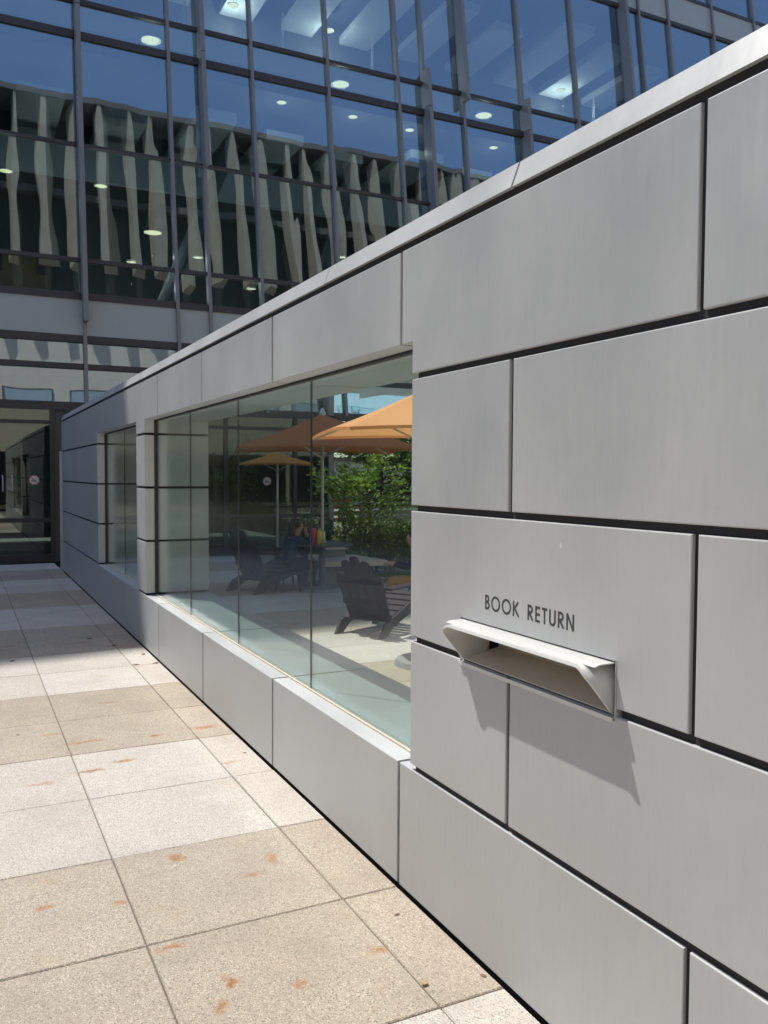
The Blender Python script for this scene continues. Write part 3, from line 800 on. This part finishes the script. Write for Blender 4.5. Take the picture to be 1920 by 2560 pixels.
def lounge(label, loc, rot, mt, s=1.):
    """slatted low lounge chair, faces +y"""
    t = empty('lounge_chair', (0, 0, 0)); tag(t, label, 'chair', 'low slatted lounge chairs')
    W = .31
    for sx in (-1, 1):
        x0, x1 = sx*W-.014, sx*W+.014
        MB().prism([(.34, 0), (.46, 0), (.50, .30), (.50, .40), (.36, .40), (-.40, .16), (-.52, .0), (-.36, 0), (-.22, .10), (.28, .24)], x0, x1, 'x').obj('leg', mt, t)
        MB().box(sx*W-.07, sx*W+.07, -.34, .56, .55, .575).obj('armrest', mt, t)
        MB().prism([(.38, .38), (.48, .38), (.48, .552), (.38, .552)], x0+.001, x1-.001, 'x').obj('arm_post', mt, t)
    for i in range(6):
        f_ = i/5; yy = .46-.75*f_; zz = .405-.22*f_
        MB().prism([(yy-.06, zz-.014), (yy+.06, zz+.018), (yy+.06, zz+.038), (yy-.06, zz+.006)], -W+.012, W-.012, 'x').obj('seat_slat', mt, t)
    for i in range(5):
        a = (i-2)*.118; top = .96-.055*(i-2)**2; wd = .055; spread = 1.12
        lean = math.tan(R(26))
        def bp3(u_, z, th): return (u_*(1+(spread-1)*(z-.2)/.7), -.24-(z-.2)*lean+th, z)
        n_ = 5; arcpts = [(a+wd*math.cos(math.pi*k/n_), top-.05+.05*math.sin(math.pi*k/n_)) for k in range(n_+1)]
        outl = [(a-wd, .19), (a+wd, .19)]+arcpts
        mb = MB(); m_ = len(outl)
        mb.add([bp3(u_, z, 0) for u_, z in outl]+[bp3(u_, z, .022) for u_, z in outl], [tuple(range(m_)), tuple(range(m_, 2*m_))[::-1]]+[(k, (k+1) % m_, m_+(k+1) % m_, m_+k) for k in range(m_)])
        mb.obj('back_slat', mt, t)
    for z in (.36, .62):
        yy = -.24-(z-.2)*math.tan(R(26))
        MB().box(-W-.0, W+.0, yy-.03, yy-.002, z, z+.06).obj('back_rail', mt, t)
    t.scale = (s, s, s); t.rotation_euler = (0, 0, rot); t.location = loc
    return t
lounge('maroon slatted lounge chair standing on the edge of the sunlit paving', (2.46, 8.16, 0), R(-58), M['maroon'], .88)
lounge('black slatted lounge chair in shade beside the round table', (2.42, 11.75, 0), R(-70), M['chair'], 1.0)

# stone slab bench and planter box
bn = empty('stone_bench', (3.5, 11.9, 0)); tag(bn, 'cream stone slab bench by the clipped hedge', 'bench')
MB().prism([(3.10, 11.45), (4.10, 11.25), (4.02, 12.25), (3.35, 12.55)], .33, .41, 'z').obj('seat', M['stone'], bn)
MB().prism([(3.25, 11.60), (3.9, 11.45), (3.85, 12.1), (3.45, 12.3)], .0, .33, 'z').obj('plinth', M['greybox'], bn)
pb = empty('planter_box', (3.55, 12.2, .41)); tag(pb, 'small grey box with a pale lid standing on the stone bench', 'planter')
MB().box(3.42, 3.74, 11.95, 12.2, .41, .53).obj('box', M['greybox'], pb); MB().box(3.40, 3.76, 11.93, 12.22, .53, .548).obj('lid', M['stone'], pb)

# ------------------------------------------------------------------ plants
def leaf_mesh(pts, size, up_=.35, fold=.25):
    """pts: list of (pos, outward) -> folded two-quad leaves"""
    v = []; f = []
    for (p, n_) in pts:
        d = Vector((random.gauss(0, 1), random.gauss(0, 1), random.gauss(0, .6)))+Vector(n_)*1.2
        d.z += up_*random.uniform(-1, 1.6); d.normalize()
        s = d.cross(Vector((random.gauss(0, .5), random.gauss(0, .5), 1))).normalized()
        nn = s.cross(d); L = size*random.uniform(.7, 1.35); wd = L*random.uniform(.30, .42)
        o = len(v); p = Vector(p)
        mid = p+d*L*.5-nn*fold*wd
        v += [tuple(p), tuple(p+d*L*.5+s*wd+nn*fold*wd*.6), tuple(p+d*L), tuple(p+d*L*.5-s*wd+nn*fold*wd*.6), tuple(mid)]
        f += [(o, o+4, o+1), (o+1, o+4, o+2), (o+2, o+4, o+3), (o+3, o+4, o)]
    return v, f
def shrub(label, c, rad, h, n_, mt, size=.055, z0=.05):
    t = empty('shrub', (c[0], c[1], 0)); tag(t, label, 'shrub', 'shrubs behind the lawn strip')
    lobes = [(Vector((c[0]+random.uniform(-.6, .6)*rad[0], c[1]+random.uniform(-.6, .6)*rad[1], z0+h*random.uniform(.35, .72))), random.uniform(.32, .5)) for _ in range(9)]
    pts = []
    for _ in range(n_):
        lc, lr = random.choice(lobes)
        d = Vector((random.gauss(0, 1), random.gauss(0, 1), random.gauss(0, .8))).normalized(); k = random.uniform(.55, 1.08)
        p = lc+Vector((d.x*rad[0]*lr*k, d.y*rad[1]*lr*k, d.z*h*lr*k))
        if p.z > .01: pts.append((p, d))
    v, f = leaf_mesh(pts, size)
    mb = MB(); mb.v = v; mb.f = f; mb.obj('foliage', mt, t, raw=True)
    st = MB()
    for _ in range(9):
        lc, lr = random.choice(lobes)
        st.tube([(c[0]+random.uniform(-.1, .1), c[1]+random.uniform(-.1, .1), 0), tuple((Vector((c[0], c[1], 0))+lc)/2+Vector((0, 0, .05))), tuple(lc)], [.018, .012, .005], 6)
    st.obj('stems', M['bark'], t)
shrub('bushy yellow-green shrub behind the stone bench', (4.55, 12.72), (.60, .33), .92, 4200, M['leaf'])
shrub('bushy yellow-green shrub next to the person in the dark top', (5.32, 12.55), (.60, .33), .84, 3800, M['leaf'])
shrub('dull green shrub tucked beside the umbrella pole collar', (4.00, 14.0), (.5, .35), .95, 2600, M['leaf3'])
shrub('dark leafy shrub at the end of the hedge row', (6.2, 12.3), (.6, .35), .8, 2600, M['leaf3'])
# lawn strip
def lawn():
    v = []; f = []
    for _ in range(16000):
        a = random.random(); x = 3.7+a*3.6+random.uniform(-.05, .05); y = 12.15-(x-3.9)*.25+random.uniform(-.30, .55)
        h = random.uniform(.05, .13); th = random.uniform(0, 6.28); wd = .006
        o = len(v); dx, dy = math.cos(th)*wd, math.sin(th)*wd; lx, ly = random.gauss(0, .025), random.gauss(0, .025)
        v += [(x-dx, y-dy, -.1), (x+dx, y+dy, -.1), (x+lx, y+ly, h)]; f.append((o, o+1, o+2))
    mb = MB(); mb.v = v; mb.f = f
    o = mb.obj('lawn', M['grass'], raw=True); tag(o, 'short clipped green lawn strip in front of the shrubs', 'lawn', kind='stuff')
lawn()
bed = MB().box(3.52, 14, 12.30, 16.9, -.011, .01).obj('planting_bed', M['ground']); tag(bed, kind='structure')

def tree(label, base, h, crown, n_, mt, size, trunk_r=.045, nb=14, seedv=1):
    random.seed(seedv)
    t = empty('tree', base); tag(t, label, 'tree', 'trees beyond the patio')
    B = Vector(base); tr = MB()
    path = [B, B+Vector((.03, .02, h*.3)), B+Vector((-.04, .03, h*.6)), B+Vector((.02, 0, h*.92))]
    tr.tube(path, [trunk_r*1.25, trunk_r, trunk_r*.7, trunk_r*.25], 10)
    pts = []
    for i in range(nb):
        k = random.uniform(.28, .9); s = B+Vector((0, 0, h*k)); az = i*2.4+random.uniform(-.4, .4)
        ln = crown*random.uniform(.55, 1.0)*(1.15-.55*abs(k-.5)*2*.8)
        e = s+Vector((math.cos(az)*ln, math.sin(az)*ln, h*random.uniform(.02, .16)))
        mid = (s+e)/2+Vector((0, 0, .05))
        tr.tube([s, mid, e], [trunk_r*.45, trunk_r*.3, trunk_r*.1], 7)
        for j in range(n_//nb):
            q = random.uniform(.3, 1.05); p = s.lerp(e, q)+Vector((random.gauss(0, .11*crown), random.gauss(0, .11*crown), random.gauss(0, .055*h)))
            pts.append((p, (e-s).normalized()))
    tr.obj('trunk', M['bark'], t)
    v, f = leaf_mesh(pts, size); mb = MB(); mb.v = v; mb.f = f; mb.obj('crown', mt, t, raw=True)
    random.seed(seedv+99)
    return t
tree('slender young tree with fresh green leaves behind the lawn strip', (4.62, 12.95, 0), 2.5, .82, 1050, M['leaf2'], .095, .03, 15, 3)
tree('dense round dark tree standing past the building corner', (11.9, 27.2, 0), 3.9, 1.9, 5600, M['leaf3'], .15, .08, 22, 5)
tree('low young tree with light leaves near the umbrella pole', (4.08, 12.75, 0), 1.65, .5, 380, M['leaf2'], .09, .025, 10, 8)

# ------------------------------------------------------------------ beyond the building corner
gs = empty('added_screen', (9, 17.2, 0)); tag(gs, 'added low glass screen and grey rail for reflected frames past the building corner', 'screen')  # screen added for lines read as reflected door frames
for i in range(6):
    px = 6.42+i*1.55
    MB().box(px-.03, px+.03, 17.1, 17.16, -.05, 1.45).obj('post', M['mullion'], gs)
    if i < 5:
        MB().box(px+.03, px+1.52, 17.12, 17.132, .08, 1.42).obj('glass_pane', M['gglass'], gs)
        MB().box(px+.03, px+1.52, 17.105, 17.155, .71, .77).obj('rail', M['mullion'], gs)
fn = empty('timber_fence', (14, 27, 0)); tag(fn, 'orange-brown slatted timber fence beyond the trees', 'fence')
for i in range(9):
    px = 7.6+i*1.5
    MB().box(px-.05, px+.05, 26.0, 26.1, -.1, 1.25).obj('post', M['bark'], fn)
    if i < 8:
        for k in range(5): MB().box(px+.05, px+1.45, 26.03, 26.06, .1+k*.22, .25+k*.22).obj('slat', M['wood'], fn)
fb = empty('white_low_building', (20, 45, 0)); tag(fb, 'long low white building far beyond the fence', 'building')
MB().box(9, 60, 44, 60, 0, 2.45).obj('wall', M['farwall'], fb)
MB().box(8.6, 60.4, 43.6, 60.4, 2.45, 2.66).obj('roof', M['concrete'], fb)
for i in range(12): MB().box(12+i*3.2, 13.9+i*3.2, 43.96, 44.02, .9, 1.9).obj('window', M['darkglass'], fb)

# ------------------------------------------------------------------ people
def person(label, joints, edges, rad, mats, zones, pos, rotz, hair=None, scale=.86):
    """joints: name->co, edges between them, one skinned continuous body; zones: (a,b)->material index"""
    t = empty('person', pos); t.rotation_euler = (0, 0, rotz); t.scale = (scale,)*3; tag(t, label, 'person')
    names = list(joints); me = bpy.data.meshes.new('body')
    me.from_pydata([joints[k] for k in names], [(names.index(a), names.index(b)) for a, b in edges], [])
    o = bpy.data.objects.new('body', me); COL.objects.link(o)
    md = o.modifiers.new('s', 'SKIN'); md.use_smooth_shade = True
    for i, k in enumerate(names):
        r_ = rad.get(k, .04); r_ = r_ if isinstance(r_, tuple) else (r_, r_)
        me.skin_vertices[0].data[i].radius = r_; me.skin_vertices[0].data[i].use_root = (k == 'pelvis')
    sb = o.modifiers.new('d', 'SUBSURF'); sb.levels = 2; sb.render_levels = 2
    dg = bpy.context.evaluated_depsgraph_get(); nm = bpy.data.meshes.new_from_object(o.evaluated_get(dg))
    bpy.data.objects.remove(o)
    for q in mats: nm.materials.append(q)
    segs = [(Vector(joints[a]), Vector(joints[b]), zones.get((a, b), 0)) for a, b in edges]
    for pl in nm.polygons:
        best = 9; bi = 0
        for a, b, zi in segs:
            ab = b-a; k = max(0, min(1, (pl.center-a).dot(ab)/max(1e-9, ab.length_squared))); d = (pl.center-a-ab*k).length
            if d < best: best = d; bi = zi
        pl.material_index = bi; pl.use_smooth = True
    bo = bpy.data.objects.new('body', nm); COL.objects.link(bo); bo.parent = t
    if hair:
        hb = MB()
        for (c_, r_, sc_) in hair:
            o_ = len(hb.v); n1, n2 = 14, 9
            for i in range(n2+1):
                ph = math.pi*i/n2
                for j in range(n1):
                    a_ = 2*math.pi*j/n1
                    hb.v.append((c_[0]+r_*sc_[0]*math.sin(ph)*math.cos(a_), c_[1]+r_*sc_[1]*math.sin(ph)*math.sin(a_), c_[2]+r_*sc_[2]*math.cos(ph)))
            for i in range(n2):
                for j in range(n1):
                    hb.f.append((o_+i*n1+j, o_+i*n1+(j+1) % n1, o_+(i+1)*n1+(j+1) % n1, o_+(i+1)*n1+j)); hb.mi.append(0)
        h_ = hb.obj('hair', M['hair'], None, True); h_.parent = t
    return t
# seated figure, local: faces +y, seat at .40
def seated(lean, handface, gap=.0):
    J = {'pelvis': (0, 0, .44), 'waist': (0, .02+lean*.2, .60), 'chest': (0, .03+lean*.6, .80), 'neck': (0, .05+lean*.9, .96), 'head': (0, .08+lean, 1.05), 'crown': (0, .08+lean*1.05, 1.16),
         'nose': (0, .165+lean, 1.065)}
    E_ = [('pelvis', 'waist'), ('waist', 'chest'), ('chest', 'neck'), ('neck', 'head'), ('head', 'crown'), ('head', 'nose')]
    Rr = {'pelvis': (.15, .12), 'waist': (.125, .09), 'chest': (.15, .10), 'neck': (.052, .052), 'head': (.078, .088), 'crown': (.062, .07), 'nose': (.022, .022)}
    for s, tg in ((-1, 'l'), (1, 'r')):
        sh = (s*.17, .02+lean*.75, .90)
        if handface and s > 0: el = (s*.20, .26+lean, .70); wr = (s*.08, .22+lean, .90); hn = (s*.04, .20+lean, .98); tip = (s*.02, .205+lean, 1.04)
        else: el = (s*.23, .14+lean*.6, .66); wr = (s*.14, .36+lean*.6, .70); hn = (s*.10, .43+lean*.6, .71); tip = (s*.07, .50+lean*.6, .71)
        J.update({'sh'+tg: sh, 'el'+tg: el, 'wr'+tg: wr, 'hn'+tg: hn, 'tip'+tg: tip})
        E_ += [('chest', 'sh'+tg), ('sh'+tg, 'el'+tg), ('el'+tg, 'wr'+tg), ('wr'+tg, 'hn'+tg), ('hn'+tg, 'tip'+tg)]
        Rr.update({'sh'+tg: .058, 'el'+tg: .042, 'wr'+tg: .028, 'hn'+tg: (.040, .020), 'tip'+tg: (.030, .012)})
        for fi in range(3):
            J['f%d%s' % (fi, tg)] = tuple(Vector(tip)+Vector(((fi-1)*.022, .012, .035 if handface and s > 0 else -.004))); E_.append(('tip'+tg, 'f%d%s' % (fi, tg))); Rr['f%d%s' % (fi, tg)] = .009
        J['th'+tg] = tuple(Vector(hn)+Vector((-s*.045, .01, .02))); E_.append(('hn'+tg, 'th'+tg)); Rr['th'+tg] = .011
        J.update({'hip'+tg: (s*.10, .05, .43), 'kn'+tg: (s*.12, .46, .47), 'an'+tg: (s*.12, .44, .09), 'to'+tg: (s*.13, .60, .045)})
        E_ += [('pelvis', 'hip'+tg), ('hip'+tg, 'kn'+tg), ('kn'+tg, 'an'+tg), ('an'+tg, 'to'+tg)]
        Rr.update({'hip'+tg: .092, 'kn'+tg: .062, 'an'+tg: .042, 'to'+tg: .036})
    return J, E_, Rr
def zone(E_, sleeve):
    Z = {}
    for a, b in E_:
        if b[:2] in ('wa', 'ch') or (b[:2] == 'sh'): Z[a, b] = 1
        elif b[:2] == 'el': Z[a, b] = 1
        elif b[:2] == 'wr': Z[a, b] = 1 if sleeve else 0
        elif b[:3] == 'hip' or b[:2] in ('kn', 'an'): Z[a, b] = 2
        elif b[:2] == 'to': Z[a, b] = 3
    return Z
J, E_, Rr = seated(.14, True)
person('brown-haired person in a blue top sitting at the round table, hand at the mouth', J, E_, Rr, [M['skin'], M['denim'], M['blackcloth'], M['black']], zone(E_, True), (2.60, 11.45, .0), R(-78),
       [((0, .165, 1.13), .1, (.92, 1.02, .95)), ((0, .09, 1.02), .1, (.85, .6, 1.5))])
J, E_, Rr = seated(.05, False)
person('person in a dark top with raised hands and mustard trousers beside the shrubs', J, E_, Rr, [M['skin'], M['blackcloth'], M['mustard'], M['black']], zone(E_, True), (3.62, 9.35, -.05), R(62),
       [((0, .08, 1.14), .1, (.92, 1.02, .95)), ((0, .0, 1.05), .1, (.85, .6, 1.1))])
# stools under them
def stool(label, p, h):
    t = empty('patio_stool', (p[0], p[1], 0)); tag(t, label, 'stool')
    MB().lathe([(.0001, h), (.19, h), (.2, h-.02), (.2, h-.04), (.0001, h-.045)], (p[0], p[1], 0), 24).obj('seat', M['chair'], t)
    for i in range(4):
        a = math.pi/4+i*math.pi/2
        MB().tube([(p[0]+.14*math.cos(a), p[1]+.14*math.sin(a), h-.03), (p[0]+.19*math.cos(a), p[1]+.19*math.sin(a), 0)], .014, 8).obj('leg', M['chair'], t)
stool('black stool under the person at the round table', (2.62, 11.45), .30)
stool('black stool under the person in mustard trousers', (3.62, 9.35), .30)

# ------------------------------------------------------------------ small litter on the walk
def gpix(px, py):
    d = rt2*((px-960)/F_PX) - up2*((py-1280)/F_PX) + fw
    t = -CAM.z/d.z; q = CAM+d*t; return q
def pebble(px, py, r, mt, label, cat, grp=None, nm='pebble'):
    q = gpix(px, py); bm = bmesh.new(); bmesh.ops.create_icosphere(bm, subdivisions=2, radius=r)
    for v_ in bm.verts:
        v_.co *= random.uniform(.7, 1.2); v_.co.z *= .6 if nm == 'pebble' else .3; v_.co.x *= 1 if nm == 'pebble' else 1.7
    me = bpy.data.meshes.new(nm); bm.to_mesh(me); bm.free(); me.materials.append(mt)
    o = bpy.data.objects.new(nm, me); o.rotation_euler = (0, 0, random.uniform(0, 3)); o.location = (q.x, q.y, r*.5 if nm == 'pebble' else r*.22); COL.objects.link(o); tag(o, label, cat, grp)
pebble(1062, 2462, .012, M['pebble'], 'tan pebble lying on the joint between tiles near the wall', 'pebble')
for px, py in ((1209, 2440), (390, 1658), (359, 1636), (284, 1614), (992, 2287), (612, 1882), (225, 1597), (45, 1838), (31, 1653), (340, 1662)):
    pebble(px, py, .007 if py > 1700 else .016, M['litter'], 'small dark scrap of dry leaf on the pale paving', 'leaf', 'scraps of dry leaf on the walk', 'dry_leaf')
